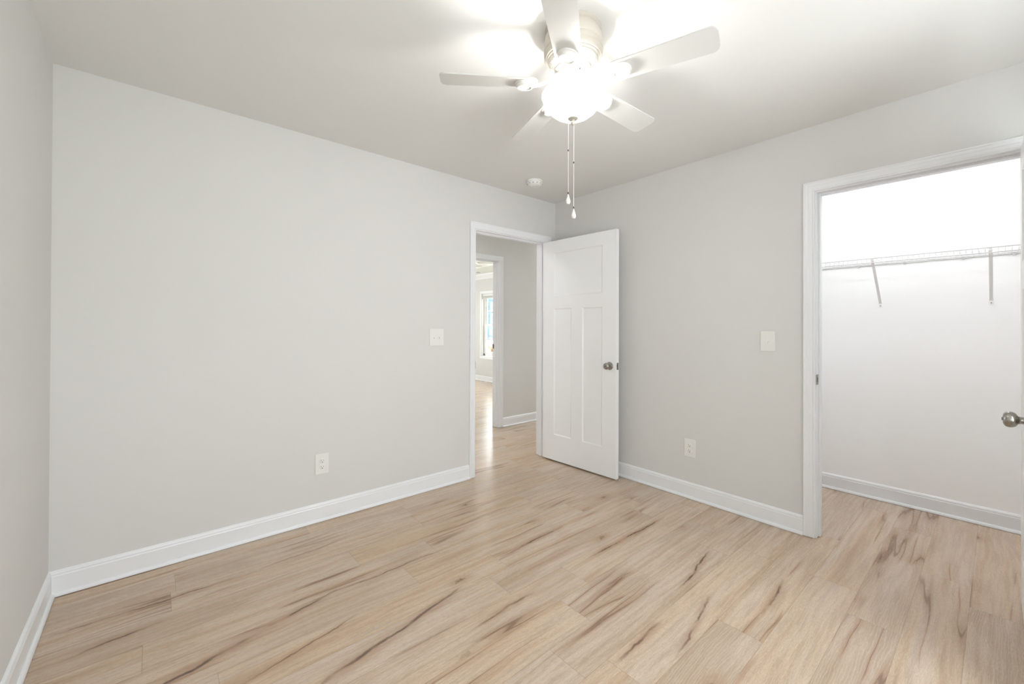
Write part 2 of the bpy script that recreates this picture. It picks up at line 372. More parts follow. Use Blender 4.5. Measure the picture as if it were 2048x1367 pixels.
# the wall with the closet opening: greige towards the room, white towards the closet
wall('wall_right', 'x', 0.0, T-0.004, -3.40, 0.0, [(DB0-0.018, DB1+0.018, 0.0, DH+0.012)])
wall('wall_closet_front', 'x', T-0.004, 0.006, -3.30, -1.32, [(DB0-0.018, DB1+0.018, 0.0, DH+0.012)], m=M_CLOS)
wall('wall_closet_back', 'x', 1.02, T, -3.40, -1.20, m=M_CLOS)
wall('wall_closet_left', 'y', -1.32, T, T, 1.02, m=M_CLOS)
wall('wall_closet_right', 'y', -3.40, 0.10, T, 1.02, m=M_CLOS)
HY = 1.18                                    # hall wall
wall('wall_hall', 'y', HY, T, -3.445, 2.75, [(DC0-0.018, DC1+0.018, 0.0, DH+0.012)])
wall('wall_hall_end', 'x', -2.2-T, T, T, HY)
W1 = (3.98, 4.935, 0.56, 2.00)               # far window (y0, y1, z0, z1)
W2 = (1.90, 3.30, 0.56, 2.00)  # unseen second window of the far room, added for daylight
W5 = (0.34, 0.98, 0.30, 2.02)               # unseen window added at the hall's end to bring in daylight
W6 = (-1.1, 1.6, 0.56, 2.05)                # unseen window added at the back of the far room for daylight
wall('wall_far', 'x', 2.75, T, -3.4, 6.4, [W5, W2, W1])
wall('wall_far_left', 'x', -1.9-T, T, HY+T, 6.4)
wall('wall_far_back', 'y', 6.4, T, -1.9-T, 2.75+T, [W6])

CAS_W = 0.057
CAS = [(0.0, 0.0), (0.0, 0.009), (0.003, 0.0125), (0.008, 0.0125), (0.011, 0.0095), (0.014, 0.011), (0.030, 0.0125),
       (0.033, 0.0145), (0.047, 0.0150), (0.050, 0.018), (0.0555, 0.018), (CAS_W, 0.016), (CAS_W, 0.0)]
def casing(bm, a0, a1, zt, mp, z0=0.003, closed=False, zb=None):
    secs = []
    if not closed:
        secs.append([mp(a0-w, z0, d) for w, d in CAS]); secs.append([mp(a0-w, zt+w, d) for w, d in CAS])
        secs.append([mp(a1+w, zt+w, d) for w, d in CAS]); secs.append([mp(a1+w, z0, d) for w, d in CAS])
        prism(bm, secs)
    else:
        cs = [(a0, zb, -1, -1), (a0, zt, -1, 1), (a1, zt, 1, 1), (a1, zb, 1, -1)]
        rings = [[bm.verts.new(mp(a+sa*w, z+sz*w, d)) for w, d in CAS] for a, z, sa, sz in cs]; n = len(CAS)
        for i in range(4):
            a, b = rings[i], rings[(i+1) % 4]
            for k in range(n): bm.faces.new((a[k], a[(k+1) % n], b[(k+1) % n], b[k]))
def jambs(bm, a0, a1, zt, d0, d1, axis, stop):
    """jamb boards lining an opening; stop = (from, to) across the wall"""
    def B(s, e, lo, hi, q0, q1, bev=0.0):
        if axis == 'y': box(bm, (s, q0, lo), (e, q1, hi), bev)
        else: box(bm, (q0, s, lo), (q1, e, hi), bev)
    B(a0-0.018, a0, 0.002, zt+0.018, d0, d1); B(a1, a1+0.018, 0.002, zt+0.018, d0, d1); B(a0, a1, zt, zt+0.018, d0, d1)
    s0, s1 = stop; k = 0.011
    B(a0, a0+k, 0.003, zt, s0, s1, 0.002); B(a1-k, a1, 0.003, zt, s0, s1, 0.002); B(a0+k, a1-k, zt-k, zt, s0, s1, 0.002)
RV = 0.006
ZT = 2.042                                   # underside of head jambs
def frame(name, a0, a1, axis, d0, d1, stop):
    bm = NB(); jambs(bm, a0, a1, ZT, d0, d1, axis, stop); j = struct(link(name, bm, M_TRIM))
    for sgn, d in ((-1, d0), (1, d1)):
        bm = NB()
        if axis == 'y': mp = lambda a, z, q, s=sgn, d=d: Vector((a, d+s*q, z))
        else: mp = lambda a, z, q, s=sgn, d=d: Vector((d+s*q, a, z))
        casing(bm, a0-RV, a1+RV, ZT+RV, mp)
        link('casing', bm, M_TRIM, j)
    return j
t1 = frame('trim_1', DA0, DA1, 'y', 0.0, T, (0.037, 0.072))
t2 = frame('trim_2', DB0, DB1, 'x', 0.0, T+0.002, (0.037, 0.072))
t3 = frame('trim_3', DC0, DC1, 'y', HY, HY+T, (HY+0.040, HY+0.075))

# strike plates on the jambs
def strike(parent, lo, hi, hole):
    bm = NB(); box(bm, lo, hi, 0.0008); s = link('strike_plate', bm, M_NICK, parent)
    bm = NB(); box(bm, hole[0], hole[1]); link('latch_hole', bm, M_SLOT, s)
strike(t1, (DA0-0.001, -0.003, 0.895), (DA0+0.0018, 0.034, 0.955), ((DA0+0.001, 0.010, 0.912), (DA0+0.0025, 0.024, 0.938)))
strike(t2, (-0.004, DB1-0.0018, 0.905), (0.034, DB1+0.001, 0.965), ((0.010, DB1-0.0025, 0.922), (0.024, DB1-0.001, 0.948)))
strike(t3, (DC1-0.0018, HY+T-0.032, 0.965), (DC1+0.001, HY+T+0.003, 1.025), ((DC1-0.0025, HY+T-0.024, 0.982), (DC1-0.001, HY+T-0.010, 1.008)))

# baseboards
BB = [(0.0, 0.0), (0.012, 0.0), (0.012, 0.090), (0.0095, 0.096), (0.0105, 0.101), (0.008, 0.108), (0.003, 0.114), (0.0, 0.115)]
SH = [(0.012, 0.0)] + [(0.012+0.012*math.cos(q*PI/10), 0.002+0.018*math.sin(q*PI/10)) for q in range(0, 6)] + [(0.012, 0.020)]
def baseboard(name, p0, p1, nrm, i0=0, i1=0):
    """p0->p1 along the wall on the floor, nrm points into the room; i0/i1 = 1 mitres that end at an inner corner"""
    p0 = Vector((*p0, 0)); p1 = Vector((*p1, 0)); n_ = Vector((*nrm, 0)); t = (p1-p0).normalized()
    def run(pr):
        bm = NB(); prism(bm, [[p0 + t*d*i0 + n_*d + Vector((0, 0, z)) for d, z in pr], [p1 - t*d*i1 + n_*d + Vector((0, 0, z)) for d, z in pr]]); return bm
    b = struct(link(name, run(BB), M_TRIM)); link('shoe_molding', run(SH[1:]), M_TRIM, b); return b
CW = CAS_W + RV
baseboard('baseboard_back', (-3.33, 0), (DA0-CW, 0), (0, -1), 1, 0)
baseboard('baseboard_back', (DA1+CW, 0), (0, 0), (0, -1), 0, 1)
baseboard('baseboard_left', (-3.33, -3.4), (-3.33, 0), (1, 0), 1, 1)
baseboard('baseboard_right', (0, DB1+CW), (0, 0), (-1, 0), 0, 1)
baseboard('baseboard_right', (0, -3.4), (0, DB0-CW), (-1, 0), 1, 0)
baseboard('baseboard_front', (-3.33, -3.4), (0, -3.4), (0, 1), 1, 1)
baseboard('baseboard_closet', (1.02, -3.30), (1.02, -1.32), (-1, 0), 1, 1)
baseboard('baseboard_closet', (T, -1.32), (1.02, -1.32), (0, -1), 1, 1)
baseboard('baseboard_closet', (T, -3.30), (1.02, -3.30), (0, 1), 1, 1)
baseboard('baseboard_hall', (DC1+CW, HY), (2.75, HY), (0, -1), 0, 1)
baseboard('baseboard_hall', (-2.2, HY), (DC0-CW, HY), (0, -1), 1, 0)
baseboard('baseboard_hall', (-2.2, T), (DA0-CW, T), (0, 1), 1, 0)
baseboard('baseboard_hall', (DA1+CW, T), (2.75, T), (0, 1), 0, 1)
baseboard('baseboard_far', (2.75, HY+T), (2.75, 6.4), (-1, 0), 1, 1)
baseboard('baseboard_far', (-1.9, 6.4), (2.75, 6.4), (0, -1), 1, 1)

# crown moulding of the far room
CR = [(0.0, 0.0), (0.012, 0.0), (0.016, 0.012), (0.030, 0.030), (0.055, 0.055), (0.078, 0.082), (0.085, 0.097), (0.085, 0.11), (0.0, 0.11)]
bm = NB(); prism(bm, [[Vector((2.75-d, y, H-0.11+z)) for d, z in CR] for y in (HY+T, 6.4)]); struct(link('trim_4', bm, M_TRIM))

# ------------------------------------------------------------------ doors
def door_leaf(name, width, z0, z1, pivot, rot, panels, knob_u, knob_z, hinge_z, m=M_DOOR, th=0.035):
    """Leaf in local coords: u = +x from the hinge, thickness 0..-th in y (y=0 is one face)."""
    bm = NB(); us = sorted({0.0, width, *[p[0] for p in panels], *[p[1] for p in panels]})
    zs = sorted({z0, z1, *[p[2] for p in panels], *[p[3] for p in panels]})
    def inpan(u, z): return any(p[0] < u < p[1] and p[2] < z < p[3] for p in panels)
    for y, s in ((0.0, -1), (-th, 1)):
        for a, b in zip(us, us[1:]):
            for c, d in zip(zs, zs[1:]):
                if inpan((a+b)/2, (c+d)/2): continue
                bm.faces.new([bm.verts.new((q[0], y, q[1])) for q in ((a, c), (b, c), (b, d), (a, d))])
        for (a, b, c, d) in panels:
            i1, dp = 0.004, 0.0035; i2, dp2 = 0.010, 0.0075
            R0 = [(a, c), (b, c), (b, d), (a, d)]
            def inset(i, dep): return [bm.verts.new((q[0]+i*sx, y+s*dep, q[1]+i*sz)) for q, (sx, sz) in zip(R0, ((1, 1), (-1, 1), (-1, -1), (1, -1)))]
            v0, v1, v2 = inset(0, 0), inset(i1, dp), inset(i2, dp2)
            for va, vb in ((v0, v1), (v1, v2)):
                for k in range(4): bm.faces.new((va[k], va[(k+1) % 4], vb[(k+1) % 4], vb[k]))
            bm.faces.new(v2)
    for pts in (((0, z0), (width, z0)), ((width, z0), (width, z1)), ((width, z1), (0, z1)), ((0, z1), (0, z0))):
        (a, c), (b, d) = pts
        bm.faces.new([bm.verts.new(q) for q in ((a, 0, c), (b, 0, d), (b, -th, d), (a, -th, c))])
    bmesh.ops.remove_doubles(bm, verts=bm.verts, dist=1e-5)
    o = struct(link(name, bm, m, loc=pivot, rot=(0, 0, rot)))
    # knobs on both faces (rose, neck and flattened ball as one turned piece) with the key or privacy button as a sub-part
    for y, s in ((0.0, 1), (-th, -1)):
        mt = Matrix.Translation((knob_u, y, knob_z)) @ Matrix.Rotation(-s*PI/2, 4, 'X')
        bm = NB(); lathe(bm, [(0, 0), (0.032, 0), (0.0325, 0.003), (0.029, 0.008), (0.019, 0.011), (0.0125, 0.014), (0.0115, 0.024), (0.014, 0.030),
                              (0.022, 0.035), (0.0265, 0.043), (0.0270, 0.050), (0.0245, 0.058), (0.018, 0.063), (0.009, 0.0645), (0, 0.0645)], 40, mt)
        k = link('door_knob', bm, M_NICK, o, True)
        bm = NB(); lathe(bm, [(0, 0.0640), (0.0055, 0.0640), (0.0055, 0.0662), (0.003, 0.0668), (0, 0.0668)], 20, mt); link('knob_button', bm, M_LINK, k, True)
    bm = NB(); box(bm, (width-0.001, -th/2-0.0125, knob_z-0.028), (width+0.0012, -th/2+0.0125, knob_z+0.028), 0.0005); lp = link('latch_plate', bm, M_NICK, o)
    bm = NB(); prism(bm, [[Vector((width, -th/2-0.006, knob_z-0.008)), Vector((width+0.011, -th/2-0.006, knob_z-0.008)), Vector((width+0.004, -th/2+0.006, knob_z-0.008)), Vector((width, -th/2+0.006, knob_z-0.008))],
                          [Vector((width, -th/2-0.006, knob_z+0.008)), Vector((width+0.011, -th/2-0.006, knob_z+0.008)), Vector((width+0.004, -th/2+0.006, knob_z+0.008)), Vector((width, -th/2+0.006, knob_z+0.008))]])
    link('latch_bolt', bm, M_NICK, lp)
    return o
PAN = lambda w: [(0.137, w-0.137, 1.525, 1.925), (0.137, w/2-0.060, 0.248, 1.410), (w/2+0.060, w-0.137, 0.248, 1.410)]
def hinges(o, side_y, zs):
    for z in zs:
        bm = NB(); tube(bm, [(0.0, side_y, z-0.044), (0.0, side_y, z+0.044)], 0.006, 12)
        lathe(bm, [(0, -0.006), (0.0045, -0.004), (0.0045, 0.0), (0, 0.0)], 12, Matrix.Translation((0, side_y, z-0.044)))
        lathe(bm, [(0, 0.0), (0.0045, 0.0), (0.0045, 0.004), (0, 0.006)], 12, Matrix.Translation((0, side_y, z+0.044)))
        box(bm, (-0.0008, -0.032 if side_y > -0.01 else -0.035, z-0.044), (0.0008, 0.0 if side_y > -0.01 else -0.003, z+0.044)); link('hinge', bm, M_NICK, o, True)
# bedroom door: hinged at the right jamb, swung into the room until nearly parallel to wall_right
# local +x runs from the hinge to the latch edge; visible face is local y = -th
ang = math.atan2(-0.81, 0.030)
d1 = door_leaf('door_1', 0.808, 0.014, 2.036, (-0.136, -0.004, 0), ang, PAN(0.808), 0.746, 0.924, ())
hinges(d1, 0.005, (0.28, 1.05, 1.82))
# closet door: hinged at the right jamb of the closet opening, opened square into the room, seen almost edge on
ang2 = PI + 0.012
d2 = door_leaf('door_2', 0.795, 0.014, 2.036, (-0.004, DB0+0.002, 0), ang2, PAN(0.795), 0.733, 0.930, ())
hinges(d2, 0.004, (0.28, 1.05, 1.82))

# ------------------------------------------------------------------ windows
def window(name, axis, base, sgn, a0, a1, z0, z1, blind=False, a_in=None):
    """base = room face of the wall, sgn = direction from the room to outside, opening a0..a1, z0..z1"""
    def P(a, d, z): return Vector((a, base+sgn*d, z)) if axis == 'y' else Vector((base+sgn*d, a, z))
    def bx(bm, s, e, q0, q1, lo, hi, bev=0.0):
        a = P(s, q0, lo); b = P(e, q1, hi); box(bm, [min(a[i], b[i]) for i in range(3)], [max(a[i], b[i]) for i in range(3)], bev)
    bm = NB(); t = 0.018; F = 0.045
    for (s, e, lo, hi) in ((a0, a0+t, z0, z1), (a1-t, a1, z0, z1), (a0, a1, z0, z0+t), (a0, a1, z1-t, z1)): bx(bm, s, e, 0.0, T, lo, hi)
    for (s, e, lo, hi) in ((a0+t, a0+F+t, z0+t, z1-t), (a1-F-t, a1-t, z0+t, z1-t), (a0+t, a1-t, z0+t, z0+F+t), (a0+t, a1-t, z1-F-t, z1-t)): bx(bm, s, e, 0.05, T, lo, hi)
    w = struct(link(name, bm, M_VINYL))
    bm = NB(); casing(bm, a0+0.004, a1-0.004, z1-0.004, lambda a, z, d: P(a, -d, z), closed=True, zb=z0+0.004); link('window_casing', bm, M_TRIM, w)
    i0, i1, lo0, hi1 = a0+F+t, a1-F-t, z0+F+t, z1-F-t; mid = (lo0+hi1)/2
    for nm, lo, hi, dd in (('sash', mid-0.02, hi1, 0.088), ('sash', lo0, mid+0.02, 0.062)):
        bm = NB(); s = 0.042
        bx(bm, i0, i0+s, dd-0.012, dd+0.012, lo, hi); bx(bm, i1-s, i1, dd-0.012, dd+0.012, lo, hi)
        bx(bm, i0+s, i1-s, dd-0.012, dd+0.012, lo, lo+s); bx(bm, i0+s, i1-s, dd-0.012, dd+0.012, hi-s, hi)
        so = link(nm, bm, M_VINYL, w)
        bm = NB(); nc = 2 if (i1-i0) < 1.0 else 4
        for k in range(1, nc): a = i0 + (i1-i0)*k/nc; bx(bm, a-0.009, a+0.009, dd-0.004, dd+0.004, lo+s, hi-s)
        bx(bm, i0+s, i1-s, dd-0.004, dd+0.004, (lo+hi)/2-0.009, (lo+hi)/2+0.009)
        link('grille', bm, M_VINYL, so)
        bm = NB(); bx(bm, i0+s, i1-s, dd-0.001, dd+0.001, lo+s, hi-s); link('glass_pane', bm, M_GLASS, so)
    return w, P, bx
w1, P1, bx1 = window('window_1', 'x', 2.75, 1, *W1)
window('added_window_2', 'x', 2.75, 1, *W2)
window('added_window_5', 'x', 2.75, 1, *W5)
window('added_window_6', 'y', 6.4, 1, *W6)
window('added_window_3', 'y', -3.40, -1, *WF)
window('added_window_4', 'y', -3.40, -1, *WF2)
# raised blind in the far window
bl = empty('window_blind', (2.775, (W1[0]+W1[1])/2, W1[3]-0.05))
tag(bl, 'raised white slat blind bunched at the top of the far window', 'blind')
bm = NB(); hw = (W1[1]-W1[0])/2-0.03
box(bm, (-0.018, -hw, -0.010), (0.018, hw, 0.026), 0.002); link('head_rail', bm, M_VINYL, bl)
bm = NB()
for k in range(9): box(bm, (-0.014, -hw, -0.019-k*0.0055), (0.014, hw, -0.016-k*0.0055))
link('slat_stack', bm, M_PLATE2, bl)
bm = NB(); box(bm, (-0.015, -hw, -0.078), (0.015, hw, -0.066), 0.002); link('bottom_rail', bm, M_VINYL, bl)

# ------------------------------------------------------------------ outside the far window
nh = empty('neighbour_house', (8.0, 11.0, -0.6)); tag(nh, 'blue grey shingled house seen through the far window', 'house')
bm = NB(); box(bm, (0, -4, 1.25), (6, 8, 3.5)); link('shingled_wall', bm, M_SHAKE, nh)
bm = NB(); box(bm, (-0.03, -4.03, 0.0), (6, 8, 1.25)); link('white_skirt', bm, M_VINYL, nh)
bm = NB(); box(bm, (-0.20, -4.2, 3.5), (6.2, 8.2, 3.62)); link('eave', bm, M_VINYL, nh)
pt = empty('porch_post', (6.6, 9.52, -0.6)); tag(pt, 'brown wooden post with crossbeam outside the far window', 'post')
bm = NB(); box(bm, (-0.06, -0.05, 0.0), (0.06, 0.05, 1.22), 0.004); link('post', bm, M_BRONZE, pt)
bm = NB(); box(bm, (-0.05, -0.62, 1.0), (0.05, 0.16, 1.24), 0.004); link('crossbeam', bm, M_BRONZE, pt)
bm = NB(); box(bm, (3.2, -20, -0.7), (40, 40, -0.6)); struct(link('ground', bm, M_LAWN))

# ------------------------------------------------------------------ outlets and switches
def rot_for(nrm): return math.atan2(nrm[1], nrm[0]) + PI/2      # local -y faces the room
def screw(parent, x, z, y=-0.0062):
    bm = NB(); lathe(bm, [(0, 0), (0.0032, 0), (0.0028, 0.0012), (0, 0.0016)], 14, Matrix.Translation((x, y, z)) @ Matrix.Rotation(PI/2, 4, 'X')); link('screw', bm, M_PLATE2, parent, True)
def plate(parent, w, h, holes):
    bm = NB(); box(bm, (-w/2, -0.0062, -h/2), (w/2, 0.0, h/2), 0.0025); return link('cover_plate', bm, M_PLATE, parent)
def outlet(loc, nrm, label, w=0.082, h=0.128):
    o = empty('wall_outlet', loc, rot_for(nrm)); tag(o, label, 'outlet', 'duplex outlets low on the bedroom walls')
    plate(o, w, h, None)
    for dz in (0.0195, -0.0195):
        bm = NB(); lathe(bm, [(0, 0), (0.0165, 0), (0.0162, 0.0022), (0.0152, 0.0028), (0, 0.0028)], 32, Matrix.Translation((0, -0.006, dz)) @ Matrix.Rotation(PI/2, 4, 'X') @ Matrix.Scale(0.86, 4, (0, 1, 0)))
        r = link('receptacle', bm, M_PLATE, o, True)
        bm = NB(); y0, y1 = -0.0092, -0.0086
        box(bm, (-0.0075, y0, dz-0.0005), (-0.0052, y1, dz+0.0085)); box(bm, (0.0052, y0, dz+0.0005), (0.0075, y1, dz+0.0080))
        lathe(bm, [(0, 0), (0.0027, 0), (0.0027, 0.0006), (0, 0.0006)], 14, Matrix.Translation((0, y1, dz-0.0075)) @ Matrix.Rotation(PI/2, 4, 'X'))
        link('contact_slots', bm, M_SLOT, r)
    screw(o, 0, 0); return o
def switch(loc, nrm, label, w, xs, h=0.127):
    o = empty('light_switch', loc, rot_for(nrm)); tag(o, label, 'light switch', 'toggle switch plates on the bedroom walls')
    plate(o, w, h, None)
    for x in xs:
        bm = NB(); box(bm, (x-0.0052, -0.0070, -0.0120), (x+0.0052, -0.0058, 0.0120), 0.0004); s = link('toggle_slot', bm, M_PLATE2, o)
        bm = NB(); prism(bm, [[Vector((x-0.004, -0.006, -0.007)), Vector((x+0.004, -0.006, -0.007)), Vector((x+0.004, -0.006, 0.006)), Vector((x-0.004, -0.006, 0.006))],
                              [Vector((x-0.0032, -0.0185, -0.0125)), Vector((x+0.0032, -0.0185, -0.0125)), Vector((x+0.0032, -0.0185, -0.0065)), Vector((x-0.0032, -0.0185, -0.0065))]])
        link('toggle', bm, M_PLATE, s)
        screw(o, x, 0.030); screw(o, x, -0.030)
    return o
outlet((-2.151, 0.0, 0.361), (0, -1), 'white duplex outlet on the long left wall above the baseboard')
outlet((0.0, -1.354, 0.364), (-1, 0), 'white duplex outlet on the wall between open door and closet')
switch((-1.320, 0.0, 1.158), (0, -1), 'white two-toggle switch plate left of the hall doorway', 0.122, (-0.023, 0.023))
switch((0.0, -1.862, 1.154), (-1, 0), 'white single-toggle switch plate left of the closet opening', 0.084, (0.0,))

# ------------------------------------------------------------------ smoke detector
sd = empty('smoke_detector', (-0.600, -0.334, H)); tag(sd, 'round white smoke detector on the ceiling near the corner', 'smoke detector')
bm = NB(); lathe(bm, [(0, 0), (0.066, 0), (0.067, -0.004), (0.065, -0.010), (0, -0.010)], 40); link('base_ring', bm, M_PLATE2, sd, True)
bm = NB(); lathe(bm, [(0, -0.010), (0.056, -0.010), (0.056, -0.015), (0.062, -0.017), (0.0635, -0.024), (0.060, -0.034), (0.048, -0.041), (0.020, -0.0435), (0, -0.044)], 40); cv = link('cover', bm, M_PLATE2, sd, True)
for k in range(12):
    a = 2*PI*k/12 + 0.1
    bm = NB()
    m_ = Matrix.Rotation(a, 4, 'Z')
    r = bmesh.ops.create_cube(bm, size=1.0)
    for v in r['verts']: v.co = m_ @ Vector((0.0595+v.co.x*0.006, v.co.y*0.012, -0.029+v.co.z*0.0035))
    link('vent_slot', bm, M_SLOT, cv)
bm = NB(); lathe(bm, [(0, 0), (0.009, 0), (0.009, -0.003), (0, -0.0035)], 20, Matrix.Translation((-0.020, -0.016, -0.0425))); link('test_button', bm, M_PLATE, cv, True)

# ------------------------------------------------------------------ ceiling fan
def make_fan(loc, rz, label, lit=True):
    """Flush-mount five-blade fan with a bowl light; local z = 0 is the ceiling."""
    f = empty('ceiling_fan', loc, rz); tag(f, label, 'ceiling fan')
    bm = NB(); lathe(bm, [(0, 0), (0.112, 0), (0.112, -0.010), (0.106, -0.013), (0.107, -0.020), (0.113, -0.030), (0.117, -0.050), (0.1185, -0.068),
                          (0.1165, -0.072), (0.1185, -0.076), (0.1185, -0.092), (0.116, -0.096), (0.1175, -0.100), (0.116, -0.112), (0.112, -0.118),
                          (0.108, -0.119), (0.107, -0.124), (0.102, -0.127), (0.101, -0.131), (0.0, -0.131)], 64)
    mh = link('motor_housing', bm, M_HOUS, f, True)
    bm = NB(); lathe(bm, [(0.0, -0.131), (0.099, -0.131), (0.097, -0.140), (0.086, -0.155), (0.083, -0.158), (0.0, -0.158)], 64); vr = link('vent_ring', bm, M_FAN, f, True)
    bm = NB()
    for k in range(40):
        a = 2*PI*k/40; m_ = Matrix.Rotation(a, 4, 'Z') @ Matrix.Translation((0.0925, 0, -0.1475)) @ Matrix.Rotation(math.radians(37), 4, 'Y')
        r = bmesh.ops.create_cube(bm, size=1.0)
        for v in r['verts']: v.co = m_ @ Vector((v.co.x*0.004, v.co.y*0.0055, v.co.z*0.012))
    link('vent_fins', bm, M_FAN, vr)
    bm = NB(); lathe(bm, [(0, -0.158), (0.074, -0.158), (0.075, -0.166), (0.070, -0.172), (0.064, -0.176), (0.064, -0.206), (0.060, -0.212), (0.055, -0.214), (0, -0.214)], 48)
    sh = link('switch_housing', bm, M_FAN, f, True)
    for a in (-2.0, 0.1, 2.2):
        bm = NB(); lathe(bm, [(0, 0), (0.003, 0), (0.0026, 0.002), (0, 0.0025)], 12, Matrix.Rotation(a, 4, 'Z') @ Matrix.Translation((0.064, 0, -0.192)) @ Matrix.Rotation(PI/2, 4, 'Y')); link('set_screw', bm, M_LINK, sh, True)
    # glass bowl (open at the top, wall thickness 4 mm) carried by a fitter
    out = [(0.126, -0.262), (0.1265, -0.268), (0.122, -0.278), (0.1165, -0.287), (0.112, -0.297), (0.104, -0.311), (0.091, -0.326), (0.072, -0.341), (0.048, -0.352), (0.022, -0.358), (0.0, -0.359)]
    inn = [(max(r-0.004, 0), z+0.004) for r, z in out[::-1]]
    bm = NB(); lathe(bm, out + inn[1:] + [out[0]], 64)
    gb = link('glass_bowl', bm, M_BOWL if lit else M_PLATE2, f, True); gb.data.materials.append(M_BOWL_IN if lit else M_PLATE2)
    for p in gb.data.polygons:
        if p.normal.z > 0.02 or (p.normal.x*p.center.x + p.normal.y*p.center.y) < -1e-4: p.material_index = 1
    bm = NB(); lathe(bm, [(0, -0.214), (0.030, -0.214), (0.030, -0.232), (0.016, -0.236), (0, -0.236)], 32); link('light_fitter', bm, M_FAN, f, True)
    bm = NB(); lathe(bm, [(0, -0.236), (0.014, -0.236), (0.014, -0.272), (0.010, -0.276), (0, -0.276)], 24); so = link('lamp_socket', bm, M_FAN, f, True)
    bm = NB(); lathe(bm, [(0.009, -0.276), (0.013, -0.282), (0.022, -0.294), (0.0255, -0.308), (0.0235, -0.322), (0.014, -0.333), (0, -0.336)], 32); link('bulb', bm, M_BULB if lit else M_PLATE2, so, True)
    bm = NB(); lathe(bm, [(0, -0.352), (0.021, -0.353), (0.022, -0.357), (0.016, -0.362), (0.008, -0.364), (0.0065, -0.367), (0.0095, -0.371), (0.0095, -0.377), (0.005, -0.383), (0, -0.384)], 32); link('finial', bm, mat_fin, f, True)
    # blades and arms
    for k in range(5):
        a = math.radians(72*k); mz = Matrix.Rotation(a, 4, 'Z')
        mb = mz @ Matrix.Translation((0, 0, -0.220)) @ Matrix.Rotation(-0.182, 4, 'X')
        # outline of a blade: narrow rounded root, wider rounded tip
        pts = []
        r0, r1, w0, w1 = 0.150, 0.533, 0.050, 0.0570
        for q in range(9):
            t = PI/2 + PI*q/8; pts.append((r0+0.030+0.036*math.cos(t)*1.0, w0*math.sin(t)))
        c = 0.030
        for q in range(6):
            t = -PI/2 + PI/2*q/5; pts.append((r1-c*0.8+c*0.8*math.cos(t), -w1+c+c*math.sin(t)))
        for q in range(6):
            t = PI/2*q/5; pts.append((r1-c*0.8+c*0.8*math.cos(t), w1-c+c*math.sin(t)))
        bm = NB(); th = 0.0028
        prism(bm, [[mb @ Vector((x, y, -th)) for x, y in pts], [mb @ Vector((x, y, th)) for x, y in pts]])
        bl_ = link('blade', bm, M_BLADE, f)
        # arm: curved strap from the hub to a round medallion screwed under the blade
        bm = NB(); path = [(0.060, 0, -0.176), (0.080, 0, -0.188), (0.100, 0, -0.205), (0.118, 0, -0.218), (0.135, 0, -0.2255), (0.155, 0, -0.2275), (0.180, 0, -0.2285)]
        ww = [0.016, 0.013, 0.011, 0.011, 0.013, 0.020, 0.030]
        tilt = [0, 0, 0, 0.4, 0.8, 1, 1]
        secs = []
        for (x, y, z), w_, tl in zip(path, ww, tilt):
            dz = math.sin(-0.182*tl)
            secs.append([mz @ Vector((x, -w_, z-0.004-dz*w_)), mz @ Vector((x, w_, z-0.004+dz*w_)), mz @ Vector((x, w_*0.8, z+0.003+dz*w_)), mz @ Vector((x, -w_*0.8, z+0.003-dz*w_))])
        prism(bm, secs); ar = link('blade_arm', bm, M_FAN, f, True)
        mm = mb @ Matrix.Translation((0.196, 0, -0.003)) @ Matrix.Rotation(PI, 4, 'X')
        bm = NB(); lathe(bm, [(0, 0), (0.040, 0), (0.040, 0.004), (0.036, 0.006), (0.034, 0.006), (0.033, 0.014), (0.031, 0.018), (0.0265, 0.018), (0.024, 0.014), (0.012, 0.015), (0, 0.016)], 40, mm); link('medallion', bm, M_FAN, ar, True)
    # pull chains, hung from the right and left side of the bowl's cap as the camera sees it
    for (ox, oy, zb, zc) in chain_spec:
        bm = NB(); tube(bm, [(ox, oy, -0.362), (ox, oy, zb)], 0.0011, 6)
        n_ = int((zb+0.362)/-0.0075)
        for i in range(n_):
            z = -0.366 - i*0.0075
            lathe(bm, [(0, 0.0019), (0.0019, 0), (0, -0.0019)], 6, Matrix.Translation((ox, oy, z)))
        ch = link('pull_chain', bm, M_CHAIN, f, True)
        for z in (zc, zb+0.002):
            bm = NB(); lathe(bm, [(0, 0.004), (0.0028, 0.003), (0.0028, -0.003), (0, -0.004)], 12, Matrix.Translation((ox, oy, z)))
            link('connector', bm, M_LINK, ch, True)
        bm = NB(); lathe(bm, [(0, 0), (0.002, -0.001), (0.003, -0.007), (0.0065, -0.018), (0.0092, -0.027), (0.0090, -0.034), (0.006, -0.0395), (0, -0.041)], 24, Matrix.Translation((ox, oy, zb-0.003))); link('pendant', bm, M_PEND, ch, True)
    return f
mat_fin = mat('finial_enamel', (0.50, 0.47, 0.42), 0.35, metal=0.3, var=0.02)
FX, FY = -1.688, -1.700
def off(lat): return (rgt.x*lat, rgt.y*lat)
def local(lat, rz):
    x, y = off(lat); return (x*math.cos(-rz)-y*math.sin(-rz), x*math.sin(-rz)+y*math.cos(-rz))
RZ = -0.002
c1 = local(-0.0185, RZ); c2 = local(0.0040, RZ)
chain_spec = [(c1[0], c1[1], -0.660, -0.486), (c2[0], c2[1], -0.718, -0.535)]
make_fan((FX, FY, H), RZ, 'white five-blade ceiling fan with lit glass bowl in the bedroom')
make_fan((1.42, 3.60, 2.64), 0.45, 'white ceiling fan glimpsed in the far room through two doorways')  # its lit bowl is out of view, added to brighten the far room

